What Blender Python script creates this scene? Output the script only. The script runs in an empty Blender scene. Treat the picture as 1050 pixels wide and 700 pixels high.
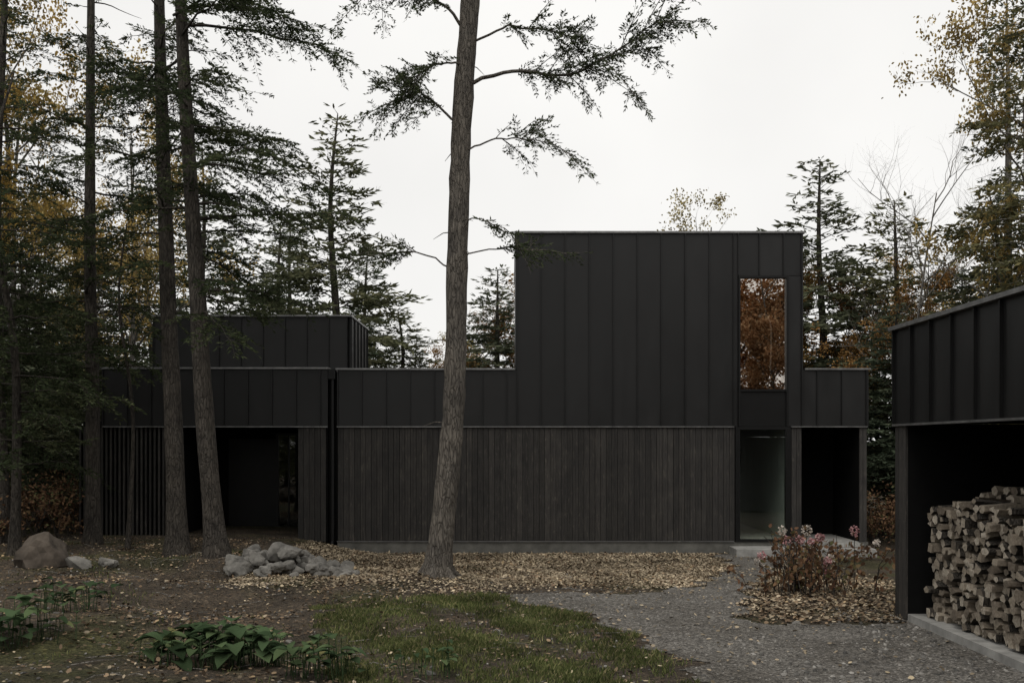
import bpy, math, random
import numpy as np
from mathutils import Vector
rng=np.random.default_rng(7); random.seed(7)
scene=bpy.context.scene
# ------------------------------------------------------------------ mesh builder
class MB:
    def __init__(s): s.V=[];s.F=[];s.M=[];s.T=[];s.n=0
    def add(s,v,f,mat=0,tint=None):
        v=np.asarray(v,dtype=np.float32).reshape(-1,3); f=np.asarray(f,dtype=np.int32)
        s.V.append(v); s.F.append(f+s.n); s.n+=len(v)
        m=len(f); s.M.append(np.full(m,mat,dtype=np.int32))
        if tint is None: tint=np.full(m,random.random(),dtype=np.float32)
        elif np.isscalar(tint): tint=np.full(m,tint,dtype=np.float32)
        s.T.append(np.asarray(tint,dtype=np.float32))
    def build(s,name,mats,parent=None,smooth=False,link=True):
        V=np.concatenate(s.V); me=bpy.data.meshes.new(name)
        sizes=np.concatenate([np.full(len(f),f.shape[1],dtype=np.int32) for f in s.F])
        loops=np.concatenate([f.ravel() for f in s.F]).astype(np.int32)
        starts=np.concatenate([[0],np.cumsum(sizes)[:-1]]).astype(np.int32)
        me.vertices.add(len(V)); me.vertices.foreach_set("co",V.ravel())
        me.loops.add(len(loops)); me.loops.foreach_set("vertex_index",loops)
        me.polygons.add(len(sizes)); me.polygons.foreach_set("loop_start",starts)
        me.polygons.foreach_set("loop_total",sizes)
        me.polygons.foreach_set("material_index",np.concatenate(s.M))
        me.polygons.foreach_set("use_smooth",np.full(len(sizes),smooth))
        for m in mats: me.materials.append(m)
        me.update(calc_edges=True)
        a=me.attributes.new("tint",'FLOAT','FACE'); a.data.foreach_set("value",np.concatenate(s.T))
        if not link: return me
        o=bpy.data.objects.new(name,me); scene.collection.objects.link(o)
        if parent: o.parent=parent
        return o
def empty(name,loc=(0,0,0)):
    o=bpy.data.objects.new(name,None); scene.collection.objects.link(o); o.location=loc; o.empty_display_size=.2; return o
BF=np.array([[0,3,2,1],[4,5,6,7],[0,1,5,4],[1,2,6,5],[2,3,7,6],[3,0,4,7]])
def box(mb,x0,x1,y0,y1,z0,z1,mat=0,tint=None):
    mb.add([(x0,y0,z0),(x1,y0,z0),(x1,y1,z0),(x0,y1,z0),(x0,y0,z1),(x1,y0,z1),(x1,y1,z1),(x0,y1,z1)],BF,mat,tint)
def norm(a): return a/np.maximum(np.linalg.norm(a,axis=-1,keepdims=True),1e-9)
def tube(mb,pts,rad,sides=6,mat=0,tint=None,wob=0):
    pts=np.asarray(pts,float); n=len(pts); rad=np.asarray(rad,float)
    t=norm(np.gradient(pts,axis=0)); ref=np.array([0.13,0.97,0.21]) 
    if abs(t[0]@ref)>.9: ref=np.array([1,0,.1])
    u=norm(np.cross(t,ref)); w=np.cross(t,u)
    a=np.arange(sides)/sides*2*np.pi
    r=rad[:,None]*np.ones(sides)
    if wob: r=r*(1+wob*rng.normal(size=(n,sides)))
    V=pts[:,None,:]+r[...,None]*(np.cos(a)[None,:,None]*u[:,None,:]+np.sin(a)[None,:,None]*w[:,None,:])
    i=np.arange(n-1)[:,None]*sides; j=np.arange(sides)[None,:]; k=(j+1)%sides
    Fq=np.stack([i+j,i+k,i+k+sides,i+j+sides],-1).reshape(-1,4)
    mb.add(V.reshape(-1,3),Fq,mat,tint)
def interp(pts,n):
    pts=np.asarray(pts,float); s=np.linspace(0,len(pts)-1,n)
    out=[]
    for c in range(pts.shape[1]):
        P=pts[:,c]; i=np.clip(s.astype(int),0,len(P)-2); f=s-i
        p0=P[np.maximum(i-1,0)];p1=P[i];p2=P[i+1];p3=P[np.minimum(i+2,len(P)-1)]
        out.append(.5*((2*p1)+(-p0+p2)*f+(2*p0-5*p1+4*p2-p3)*f*f+(-p0+3*p1-3*p2+p3)*f**3))
    return np.stack(out,1)
def diamonds(mb,P,D,L,W,mat=0,tint=None,flat=.0,hexa=False):
    n=len(P); D=norm(D); up=rng.normal(size=(n,3)); up[:,2]+=flat
    S=norm(np.cross(D,up)); L=np.broadcast_to(L,(n,))[:,None]; W=np.broadcast_to(W,(n,))[:,None]
    if hexa:
        V=np.stack([P,P+D*L*.3+S*W*.5,P+D*L*.7+S*W*.42,P+D*L,P+D*L*.65-S*W*.45,P+D*L*.25-S*W*.5],1); k=6
    else:
        V=np.stack([P,P+D*L*.45+S*W*.5,P+D*L,P+D*L*.45-S*W*.5],1); k=4
    if tint is None: tint=rng.random(n)
    mb.add(V.reshape(-1,3),np.arange(n*k).reshape(n,k),mat,tint)
# ------------------------------------------------------------------ materials
def newmat(name):
    m=bpy.data.materials.new(name); m.use_nodes=True; nt=m.node_tree; nt.nodes.clear()
    out=nt.nodes.new('ShaderNodeOutputMaterial'); return m,nt,out
def N(nt,t,**kw):
    n=nt.nodes.new(t)
    for k,v in kw.items():
        if k in n.inputs.keys(): n.inputs[k].default_value=v
        else: setattr(n,k,v)
    return n
def ramp(nt,stops,fac=None,interp='LINEAR'):
    r=nt.nodes.new('ShaderNodeValToRGB'); e=r.color_ramp; e.interpolation=interp
    while len(e.elements)<len(stops): e.elements.new(.5)
    for el,(p,c) in zip(e.elements,stops): el.position=p; el.color=(*c,1)
    if fac is not None: nt.links.new(fac,r.inputs[0])
    return r
def mixc(nt,a,b,fac,mode='MIX'):
    m=nt.nodes.new('ShaderNodeMix'); m.data_type='RGBA'; m.blend_type=mode
    for idx,v in ((0,fac),(6,a),(7,b)):
        if hasattr(v,'is_linked') or hasattr(v,'links'): nt.links.new(v,m.inputs[idx])
        elif idx==0: m.inputs[0].default_value=v
        else: m.inputs[idx].default_value=(*v,1)
    return m.outputs[2]
def coords(nt,scale=(1,1,1),kind='Object'):
    tc=nt.nodes.new('ShaderNodeTexCoord'); mp=nt.nodes.new('ShaderNodeMapping'); mp.inputs['Scale'].default_value=scale
    nt.links.new(tc.outputs[kind],mp.inputs[0]); return mp.outputs[0]
def noise(nt,vec,scale,detail=6,rough=.6):
    n=N(nt,'ShaderNodeTexNoise',Scale=scale,Detail=detail,Roughness=rough); nt.links.new(vec,n.inputs['Vector']); return n.outputs['Fac']
def attr(nt):
    a=nt.nodes.new('ShaderNodeAttribute'); a.attribute_name='tint'; return a.outputs['Fac']
def bump(nt,h,strength,dist=.02):
    b=N(nt,'ShaderNodeBump',Strength=strength,Distance=dist); nt.links.new(h,b.inputs['Height']); return b.outputs[0]
def principled(nt,out,col,rough=.6,metal=0,normal=None,spec=.5):
    p=nt.nodes.new('ShaderNodeBsdfPrincipled')
    if isinstance(col,tuple): p.inputs['Base Color'].default_value=(*col,1)
    else: nt.links.new(col,p.inputs['Base Color'])
    if isinstance(rough,(int,float)): p.inputs['Roughness'].default_value=rough
    else: nt.links.new(rough,p.inputs['Roughness'])
    p.inputs['Metallic'].default_value=metal; p.inputs['Specular IOR Level'].default_value=spec
    if normal: nt.links.new(normal,p.inputs['Normal'])
    nt.links.new(p.outputs[0],out.inputs[0]); return p
def mapr(nt,v,a,b):
    m=nt.nodes.new('ShaderNodeMapRange'); nt.links.new(v,m.inputs[0]); m.inputs[3].default_value=a; m.inputs[4].default_value=b; return m.outputs[0]
def leafmat(name,stops,trans=.3,objvar=False,clump=2.0,lift=(.6,1.35)):
    m,nt,out=newmat(name); t=attr(nt)
    r=ramp(nt,stops,t); c=r.outputs[0]
    nz=noise(nt,coords(nt),clump,1)
    k=ramp(nt,[(.3,(lift[0],)*3),(.7,(lift[1],)*3)],nz)
    c=mixc(nt,c,k.outputs[0],1.0,'MULTIPLY')
    if objvar:
        oi=nt.nodes.new('ShaderNodeObjectInfo')
        k2=ramp(nt,[(0,(.75,.85,.85)),(.5,(1,1,1)),(1,(1.3,1.18,.88))],oi.outputs['Random'])
        c=mixc(nt,c,k2.outputs[0],1.0,'MULTIPLY')
    d=N(nt,'ShaderNodeBsdfDiffuse'); nt.links.new(c,d.inputs['Color'])
    if trans>0:
        tr=nt.nodes.new('ShaderNodeBsdfTranslucent'); mx=nt.nodes.new('ShaderNodeMixShader'); mx.inputs[0].default_value=trans
        nt.links.new(c,tr.inputs[0])
        nt.links.new(d.outputs[0],mx.inputs[1]); nt.links.new(tr.outputs[0],mx.inputs[2]); nt.links.new(mx.outputs[0],out.inputs[0])
    else: nt.links.new(d.outputs[0],out.inputs[0])
    return m
def barkmat(name,c0,c1):
    m,nt,out=newmat(name); v=coords(nt,(1,1,.22)); n1=noise(nt,v,24,8,.72); n2=noise(nt,coords(nt),2.5,4)
    vo=N(nt,'ShaderNodeTexVoronoi',Scale=22.0); vo.feature='DISTANCE_TO_EDGE'
    wv=nt.nodes.new('ShaderNodeVectorMath'); wv.operation='ADD'; nn=N(nt,'ShaderNodeTexNoise',Scale=9.0,Detail=3.0); nt.links.new(v,nn.inputs['Vector'])
    sc=nt.nodes.new('ShaderNodeVectorMath'); sc.operation='SCALE'; sc.inputs['Scale'].default_value=.12; nt.links.new(nn.outputs['Color'],sc.inputs[0])
    nt.links.new(v,wv.inputs[0]); nt.links.new(sc.outputs[0],wv.inputs[1]); nt.links.new(wv.outputs[0],vo.inputs['Vector'])
    r=ramp(nt,[(.3,c0),(.7,c1)],n1); r2=ramp(nt,[(.3,(.6,.6,.6)),(.75,(1.3,1.28,1.22))],n2)
    c=mixc(nt,r.outputs[0],r2.outputs[0],1.0,'MULTIPLY')
    cr=ramp(nt,[(0,(.4,.4,.4)),(.12,(1,1,1))],vo.outputs['Distance'])
    c=mixc(nt,c,cr.outputs[0],.6,'MULTIPLY')
    hh=nt.nodes.new('ShaderNodeMath'); hh.operation='ADD'; nt.links.new(n1,hh.inputs[0]); nt.links.new(cr.outputs[0],hh.inputs[1])
    principled(nt,out,c,.9,normal=bump(nt,hh.outputs[0],.9,.03),spec=.2); return m
M={}
def metal(name,a,b,rough=.42):
    m,nt,out=newmat(name); t=attr(nt); n=noise(nt,coords(nt,(1,1,.35)),3.0,5)
    r=ramp(nt,[(0,a),(1,b)],t); k=ramp(nt,[(.3,(.8,.8,.8)),(.7,(1.2,1.2,1.2))],n)
    c=mixc(nt,r.outputs[0],k.outputs[0],1.0,'MULTIPLY')
    w=noise(nt,coords(nt,(1,1,.3)),1.6,2)
    principled(nt,out,c,mapr(nt,n,rough-.12,rough+.14),0.0,normal=bump(nt,w,.35,.05),spec=.42); return m
M['metal']=metal('black_metal_cladding',(.0058,.0058,.0058),(.0105,.0104,.0104))
M['rib']=metal('black_metal_seam',(.003,.003,.003),(.004,.004,.004),.4)
def flash():
    m,nt,out=newmat('zinc_flashing'); n=noise(nt,coords(nt),6,4); r=ramp(nt,[(.3,(.14,.14,.14)),(.7,(.28,.28,.275))],n)
    principled(nt,out,r.outputs[0],.35,.6); return m
M['flash']=flash()
def wood():
    m,nt,out=newmat('charred_wood_boards'); t=attr(nt); v=coords(nt,(1,1,.05)); n=noise(nt,v,60,8,.7); n2=noise(nt,coords(nt,(1,1,.6)),3.5,6); n3=noise(nt,coords(nt,(1,1,.35)),16,5,.7)
    r=ramp(nt,[(0,(.023,.0218,.0205)),(.5,(.0295,.0278,.0262)),(1,(.039,.0365,.034))],t)
    k=ramp(nt,[(.3,(.5,.5,.5)),(.7,(1.5,1.48,1.45))],n); c=mixc(nt,r.outputs[0],k.outputs[0],1.0,'MULTIPLY')
    k2=ramp(nt,[(.3,(.75,.75,.77)),(.75,(1.3,1.28,1.24))],n2); c=mixc(nt,c,k2.outputs[0],1.0,'MULTIPLY')
    k3=ramp(nt,[(.56,(1,1,1)),(.70,(2.1,2.0,1.88))],n3); c=mixc(nt,c,k3.outputs[0],1.0,'MULTIPLY')
    principled(nt,out,c,.75,normal=bump(nt,n,.5,.01),spec=.3); return m
M['wood']=wood()
def flat(name,c,rough=.7,var=.25,scale=5,b=.2,spec=.4):
    m,nt,out=newmat(name); n=noise(nt,coords(nt),scale,7); k=ramp(nt,[(.3,tuple(x*(1-var) for x in c)),(.7,tuple(x*(1+var) for x in c))],n)
    principled(nt,out,k.outputs[0],rough,normal=bump(nt,n,b,.01),spec=spec); return m
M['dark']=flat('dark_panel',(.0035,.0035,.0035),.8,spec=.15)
M['frame']=flat('black_frame',(.005,.005,.005),.4,spec=.3)
M['conc']=flat('concrete',(.26,.255,.24),.85,.35,4,.3)
M['found']=flat('foundation_concrete',(.11,.107,.096),.9,.35,4,.3)
M['plaster']=flat('pale_plaster',(.46,.49,.46),.8,.05)
M['warm']=flat('warm_interior_wood',(.05,.025,.014),.6,.3)
M['floor']=flat('pale_floor',(.5,.48,.44),.5,.1)
M['lampw']=flat('white_lamp_metal',(.88,.88,.86),.4,.03)
def glass(name,fac,tint=(.85,.88,.86),gl=(.9,.9,.9)):
    m,nt,out=newmat(name); g=N(nt,'ShaderNodeBsdfGlossy',Roughness=.0); g.inputs[0].default_value=(*gl,1)
    tr=nt.nodes.new('ShaderNodeBsdfTransparent'); tr.inputs[0].default_value=(*tint,1)
    mx=nt.nodes.new('ShaderNodeMixShader'); mx.inputs[0].default_value=fac
    nt.links.new(tr.outputs[0],mx.inputs[1]); nt.links.new(g.outputs[0],mx.inputs[2]); nt.links.new(mx.outputs[0],out.inputs[0]); return m
M['glass']=glass('bronze_window_glass',.46,(.85,.82,.78),(.9,.84,.78)); M['glassd']=glass('door_glass',.1)
M['bark']=barkmat('hemlock_bark',(.065,.057,.05),(.215,.195,.172))
M['barkd']=barkmat('dark_bark',(.03,.026,.022),(.11,.098,.086))
M['barkg']=barkmat('grey_bark',(.14,.13,.118),(.34,.32,.295))
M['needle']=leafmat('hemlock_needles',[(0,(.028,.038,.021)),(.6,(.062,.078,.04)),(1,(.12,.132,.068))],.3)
M['needlefar']=leafmat('hazed_spruce_needles',[(0,(.062,.074,.05)),(.6,(.122,.136,.088)),(1,(.2,.2,.135))],.25,True,1.0)  # far needles: ramp lightened so the colour itself carries the distance haze
M['larch']=leafmat('yellowing_needles',[(0,(.09,.09,.05)),(.6,(.19,.165,.085)),(1,(.36,.28,.12))],.25,True,.8)
M['autumn']=leafmat('autumn_leaves',[(0,(.13,.06,.022)),(.5,(.27,.145,.05)),(1,(.40,.26,.11))],.25,True,.8)
M['russet']=leafmat('russet_leaves',[(0,(.2,.10,.045)),(.5,(.40,.22,.12)),(1,(.6,.42,.26))],.3,True,.6,(.35,1.5))
M['yellow']=leafmat('yellow_leaves',[(0,(.17,.125,.05)),(.5,(.33,.24,.09)),(1,(.5,.39,.16))],.25,True,.8)
M['litter']=leafmat('fallen_leaves_tan',[(0,(.12,.096,.066)),(.4,(.24,.195,.137)),(.8,(.37,.305,.22)),(1,(.52,.43,.29))],0,False,.9)
M['litterd']=leafmat('fallen_leaves_brown',[(0,(.06,.045,.032)),(.6,(.155,.11,.074)),(.9,(.27,.195,.125)),(1,(.42,.31,.18))],0,False,.9)
M['grass']=leafmat('grass_blades',[(0,(.06,.078,.03)),(.6,(.145,.17,.065)),(.85,(.225,.23,.10)),(1,(.36,.31,.17))],.3,False,1.4)
M['broad']=leafmat('broad_green_leaves',[(0,(.032,.052,.026)),(.6,(.062,.094,.046)),(.9,(.10,.135,.062)),(1,(.17,.16,.07))],.2)
M['hydleaf']=leafmat('hydrangea_leaves',[(0,(.07,.045,.03)),(.5,(.16,.09,.055)),(.8,(.24,.15,.085)),(1,(.12,.13,.06))],.25)
M['bloom']=leafmat('hydrangea_blooms',[(0,(.32,.14,.15)),(.6,(.46,.27,.27)),(1,(.58,.42,.40))],.2,False,6)
M['bloomw']=leafmat('pale_blooms',[(0,(.42,.37,.32)),(1,(.64,.58,.52))],.2,False,6)
M['rock']=flat('grey_rock',(.135,.128,.115),.9,.6,4,.9)
M['rockb']=flat('brown_boulder',(.075,.062,.05),.95,.6,3.5,1.0,.2)
def gravelmat():
    m,nt,out=newmat('gravel'); v=coords(nt); vo=N(nt,'ShaderNodeTexVoronoi',Scale=45.0); nt.links.new(v,vo.inputs['Vector'])
    sep=nt.nodes.new('ShaderNodeSeparateColor'); nt.links.new(vo.outputs['Color'],sep.inputs[0])
    r=ramp(nt,[(0,(.052,.05,.046)),(.6,(.12,.113,.104)),(1,(.24,.228,.21))],sep.outputs[0])
    n=noise(nt,v,.8,6,.65); k=ramp(nt,[(.3,(.6,.57,.52)),(.7,(1.25,1.24,1.22))],n); c=mixc(nt,r.outputs[0],k.outputs[0],1.0,'MULTIPLY')
    principled(nt,out,c,.9,normal=bump(nt,vo.outputs['Distance'],.8,.02),spec=.2); return m
M['gravel']=gravelmat()
def stonemat():
    m,nt,out=newmat('gravel_stones'); r=ramp(nt,[(0,(.05,.049,.046)),(.6,(.135,.128,.118)),(1,(.33,.315,.29))],attr(nt)); principled(nt,out,r.outputs[0],.9,spec=.2); return m
M['stone']=stonemat()
def soil():
    m,nt,out=newmat('forest_floor'); v=coords(nt); n=noise(nt,v,1.1,8,.65); n2=noise(nt,v,14,8,.75); n4=noise(nt,v,.35,4)
    vo=N(nt,'ShaderNodeTexVoronoi',Scale=26.0); nt.links.new(v,vo.inputs['Vector'])
    sep=nt.nodes.new('ShaderNodeSeparateColor'); nt.links.new(vo.outputs['Color'],sep.inputs[0])
    r=ramp(nt,[(0,(.04,.033,.026)),(.55,(.085,.067,.05)),(.85,(.155,.117,.08)),(1,(.26,.195,.13))],sep.outputs[0])
    d=ramp(nt,[(.3,(.028,.024,.02)),(.7,(.13,.111,.09))],n2)
    c=mixc(nt,d.outputs[0],r.outputs[0],mapr(nt,n,0,.8))
    k=ramp(nt,[(.3,(.5,.5,.48)),(.7,(1.4,1.36,1.3))],n); c=mixc(nt,c,k.outputs[0],1.0,'MULTIPLY')
    g=ramp(nt,[(.5,(1,1,1)),(.62,(.88,1.08,.68))],n4); c=mixc(nt,c,g.outputs[0],1.0,'MULTIPLY')
    h=nt.nodes.new('ShaderNodeMath'); h.operation='ADD'; nt.links.new(n2,h.inputs[0]); nt.links.new(vo.outputs['Distance'],h.inputs[1])
    principled(nt,out,c,.95,normal=bump(nt,h.outputs[0],1.,.06),spec=.15); return m
M['soil']=soil()
def logend():
    m,nt,out=newmat('split_wood'); n=noise(nt,coords(nt,(1,1,1)),35,5); r=ramp(nt,[(0,(.14,.115,.09)),(.5,(.31,.265,.21)),(1,(.5,.445,.37))],attr(nt))
    k=ramp(nt,[(.3,(.55,.54,.52)),(.7,(1.15,1.15,1.15))],n); c=mixc(nt,r.outputs[0],k.outputs[0],1.0,'MULTIPLY'); principled(nt,out,c,.9,normal=bump(nt,n,.5,.01),spec=.2); return m
M['logend']=logend()
# ------------------------------------------------------------------ terrain
def sm(t): t=np.clip(t,0,1); return t*t*(3-2*t)
def hgt(x,y):
    x=np.asarray(x,float); y=np.asarray(y,float)
    h=-.27*sm((y-14)/7)*sm((x+5.2)/2.2)+.14*sm((-x-2.5)/4)
    h=h+.14*np.exp(-((x+1.2)**2+(y-16)**2)/.9)+.12*np.exp(-((x+5.3)**2+(y-17.8)**2)/1.)
    bumpm=sm((-x+.5)/3)*sm((22-y)/3)
    h=h+bumpm*(.06*np.sin(x*1.3+y*.7)+.055*np.sin(y*1.9-x*.8+1)+.025*np.sin(x*4.1+2)*np.sin(y*3.7)+.014*np.sin(x*9.1+y*3)*np.sin(y*8.7-x*2))
    far=sm((np.abs(x)-14)/25)+sm((y-34)/40)
    return h+far*.9*(np.sin(x*.11+1)*np.sin(y*.09)+.6)
def geo(a,b,n):
    return a+(b-a)*(np.linspace(0,1,n)**2.6)
xs=np.concatenate([geo(-14,-420,40)[::-1],np.linspace(-13.9,11.9,259),geo(12,420,40)])
ys=np.concatenate([geo(4,-420,30)[::-1],np.linspace(4.1,23.9,199),geo(24,450,45)])
def sheet(name,xs,ys,mat,off=0,mask=None):
    X,Y=np.meshgrid(xs,ys,indexing='xy'); Z=hgt(X,Y)+off
    nx,ny=len(xs),len(ys); i=np.arange(ny-1)[:,None]*nx+np.arange(nx-1)[None,:]
    Fq=np.stack([i,i+1,i+1+nx,i+nx],-1)
    if mask is not None:
        cx=(X[:-1,:-1]+X[1:,1:])/2; cy=(Y[:-1,:-1]+Y[1:,1:])/2; Fq=Fq[mask(cx,cy)]
    mb=MB(); mb.add(np.stack([X,Y,Z],-1).reshape(-1,3),Fq.reshape(-1,4),0,.5)
    return mb.build(name,[mat],smooth=True)
sheet('ground',xs,ys,M['soil'])
def inpoly(x,y,poly):
    x=np.asarray(x);y=np.asarray(y);c=np.zeros(x.shape,bool);n=len(poly);j=n-1
    for i in range(n):
        xi,yi=poly[i];xj,yj=poly[j]
        c^=((yi>y)!=(yj>y))&(x<(xj-xi)*(y-yi)/(yj-yi+1e-12)+xi); j=i
    return c
PATH=[(4.55,22.6),(4.5,20.4),(3.9,18.6),(2.85,15.8),(2.3,14.9),(1.38,14.8),(.07,14.9),(-.25,14.6),(.47,13.7),(1.15,12.3),(1.63,10.75),(1.83,9.6),(2,4.2),(6,4.2),(6,12.6),(4.66,12.3),(3.84,12.07),(2.93,12.4),(3.1,13.5),(3.85,15.8),(5.1,18.9),(5.5,20.4),(6.2,22.6)]
GRASS=[(-2.6,13.8),(-1.2,14.4),(-.36,14.8),(.4,13.6),(1.05,12.3),(1.5,10.75),(1.7,9.6),(1.8,7),(-1.9,7),(-1.6,9.2),(-2.2,11)]
def wig(x,y): return x+.14*np.sin(y*5.1+x*2)+.07*np.sin(y*13), y+.12*np.sin(x*4.3+1)+.06*np.sin(x*12.1)
sheet('gravel_path',np.arange(-1,6.2,.06),np.arange(4.3,22.5,.06),M['gravel'],.008,lambda a,b:inpoly(*wig(a,b),PATH))
def scatter(n,x0,x1,y0,y1,mask=None):
    x=rng.uniform(x0,x1,n);y=rng.uniform(y0,y1,n)
    if mask is not None: k=mask(x,y); x,y=x[k],y[k]
    return x,y
def patch(x,y,s=1.0,ph=0): return np.sin(x*1.7*s+ph)*np.sin(y*1.3*s+ph*2)+.6*np.sin(x*3.9*s+y*2.3*s+ph)+.4*np.sin(x*7.1*s-y*6.3*s)
def litter(name,x,y,size,mat,lift=.012):
    z=hgt(x,y)+lift+rng.random(len(x))*.02; D=np.stack([rng.normal(size=len(x)),rng.normal(size=len(x)),rng.normal(size=len(x))*.25],1)
    mb=MB(); L=size*rng.uniform(.5,1.4,len(x)); diamonds(mb,np.stack([x,y,z],1),D,L,L*rng.uniform(.4,.8,len(x)),0,None,flat=3.2,hexa=True)
    mb.build(name,[mat])
pathm=lambda x,y:inpoly(*wig(x,y),PATH)
x,y=scatter(105000,-4.6,5.2,14.6,22.6,lambda a,b:~pathm(a,b)&(rng.random(len(a))<sm((b-14.6-.3*np.sin(a*2)-.4*np.sin(a*.9))/2.0)*np.where(patch(a,b)>-.9,1,.6)))
litter('fallen_leaves',x,y,.046,M['litter'])
x,y=scatter(5000,-3.6,5.2,15.6,22.6,lambda a,b:~pathm(a,b)); litter('fallen_leaves',x,y,.06,M['litterd'],.02)
x,y=scatter(2600,-.5,5.5,9.5,22,lambda a,b:pathm(a,b)&(patch(a,b,1.2,.3)>-.3)&(rng.random(len(a))<sm((b-8)/9))); litter('fallen_leaves',x,y,.05,M['litter'],.014)
def bed(a,b): return ~pathm(a,b)&(rng.random(len(a))<np.clip(1.25-((a-4.4)/1.7)**2*.6-((b-14.8)/3)**2*.5,.12,1))
x,y=scatter(10000,2.7,6.5,12.2,20.5,bed); litter('fallen_leaves',x,y,.06,M['litterd'])
x,y=scatter(9000,2.7,6.5,12.4,20.5,bed); litter('fallen_leaves',x,y,.05,M['litter'],.02)
x,y=scatter(42000,-12,1.8,7.5,22.3,lambda a,b:(rng.random(len(a))<.2+.6*(patch(a,b,.8,1)+.3*patch(a,b,2.1,2)>.15))&~pathm(a,b)&~(inpoly(a,b,GRASS)&(rng.random(len(a))<.6)))
litter('fallen_leaves',x,y,.048,M['litterd'])
x,y=scatter(3500,-12,6,7.5,22.3); litter('fallen_leaves',x,y,.05,M['litter'],.02)
t=(1+5**.5)/2
ICO=norm(np.array([(-1,t,0),(1,t,0),(-1,-t,0),(1,-t,0),(0,-1,t),(0,1,t),(0,-1,-t),(0,1,-t),(t,0,-1),(t,0,1),(-t,0,-1),(-t,0,1)],float))
ICF=np.array([(0,11,5),(0,5,1),(0,1,7),(0,7,10),(0,10,11),(1,5,9),(5,11,4),(11,10,2),(10,7,6),(7,1,8),(3,9,4),(3,4,2),(3,2,6),(3,6,8),(3,8,9),(4,9,5),(2,4,11),(6,2,10),(8,6,7),(9,8,1)])
def stones(mb,x,y,size,lift=.3,mat=0,zz=None):
    n=len(x); r=size[:,None,None]*rng.uniform(.65,1.2,(n,12,1)); V=ICO[None]*r*rng.uniform(.6,1.2,(n,1,3)); V[:,:,2]*=.75
    z=(hgt(x,y) if zz is None else zz)+size*lift
    V=V+np.stack([x,y,z],1)[:,None,:]
    Fi=(ICF[None]+np.arange(n)[:,None,None]*12).reshape(-1,3); mb.add(V.reshape(-1,3),Fi,mat,np.repeat(rng.random(n),20))
mb=MB(); x,y=scatter(26000,-.5,5.1,7.5,20,lambda a,b:pathm(a,b)&(rng.random(len(a))<np.clip(1.7-b/13,.25,1)))
stones(mb,x,y,rng.uniform(.006,.017,len(x))); 
x,y=scatter(500,2.5,4.9,9,13.5,lambda a,b:(b<11+.5*np.sin(a*3))|(a>4)); stones(mb,x,y,rng.uniform(.018,.036,len(x)))
x,y=scatter(1800,-9,2,8,19); stones(mb,x,y,rng.uniform(.008,.025,len(x)))
mb.build('gravel',[M['stone']])
# grass
def grassmesh(name,x,y,h0,h1):
    n=len(x); P=np.stack([x,y,hgt(x,y)],1); az=rng.uniform(0,2*np.pi,n); h=rng.uniform(h0,h1,n); bend=rng.uniform(.1,.9,n)*h
    s=np.stack([np.cos(az),np.sin(az),0*az],1); d=np.stack([-np.sin(az),np.cos(az),0*az],1); w=rng.uniform(.003,.006,n)[:,None]
    up=np.array([0,0,1.])
    V=np.stack([P-s*w,P+s*w,P+s*w*.8+up*h[:,None]*.6+d*bend[:,None]*.35,P+up*h[:,None]+d*bend[:,None],P-s*w*.8+up*h[:,None]*.6+d*bend[:,None]*.35],1)
    mb=MB(); mb.add(V.reshape(-1,3),np.arange(n*5).reshape(n,5),0,rng.random(n)); mb.build(name,[M['grass']])
x,y=scatter(120000,-3,2,7.2,15,lambda a,b:inpoly(*wig(a,b),GRASS)&(rng.random(len(a))<np.clip(.42+.5*patch(a,b,1.6,.5),.03,1)*sm((15.2-b)/2.2+.3)))
grassmesh('grass',x,y,.02,.075)
x,y=scatter(12000,-9,-1,7.5,19,lambda a,b:patch(a,b,1.1,2.)>.9); grassmesh('grass',x,y,.02,.07)
# ------------------------------------------------------------------ house
H=empty('black_modern_house')
Y=22.7
def cladding(mb,seams,z0,z1,y,plane='y'):
    for a,b in zip(seams[:-1],seams[1:]):
        tt=random.random()
        if plane=='y': box(mb,a+.003,b-.003,y,y+.04,z0,z1,0,tt)
        else: box(mb,y,y+.04,a+.003,b-.003,z0,z1,0,tt)
    for s in seams:
        if plane=='y': box(mb,s-.012,s+.012,y-.038,y+.02,z0+.002,z1-.002,1)
        else: box(mb,y-.038,y+.02,s-.012,s+.012,z0+.002,z1-.002,1)
mb=MB()
top=7.02; mid=3.93; low=2.63
cladding(mb,[.12,.66,1.21,1.76,2.31,2.86,3.40,3.95,4.50,5.05],low,top,Y)
cladding(mb,[5.16,5.64,6.19,6.6],6.06,top,Y)
cladding(mb,[-3.97,-3.42,-2.87,-2.32,-1.77,-1.22,-.67,-.12],low,mid-.02,Y)
box(mb,-.108,.105,Y+.001,Y+.04,low,mid-.02,0,.5)
box(mb,5.062,5.147,Y+.002,Y+.04,low,top,0,.4)
box(mb,6.30,6.59,Y+.001,Y+.04,low,6.05,0,.6)
box(mb,6.592,6.628,Y-.036,Y+.04,low,top,1)
box(mb,.088,.108,Y-.036,Y+.04,mid,top,1)
cladding(mb,[6.64,6.96,7.52,8.08],low,mid-.02,Y)
cladding(mb,[-9.32,-8.77,-8.22,-7.67,-7.12,-6.57,-6.02,-5.47,-4.92,-4.37],low,mid,Y)
box(mb,-4.36,-4.20,Y+.001,Y+.04,low,mid,0,.3)
cladding(mb,[-9.0,-8.45,-7.9,-7.35,-6.8,-6.25,-5.7,-5.15,-4.6,-4.14],3.97,5.42,25.0)
for a in np.arange(25.1,28.0,.55):
    box(mb,-4.10,-4.06,a,min(a+.544,28.0),3.97,5.42,0); box(mb,-4.08,-4.025,a-.011,a+.011,3.98,5.41,1)
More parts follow.
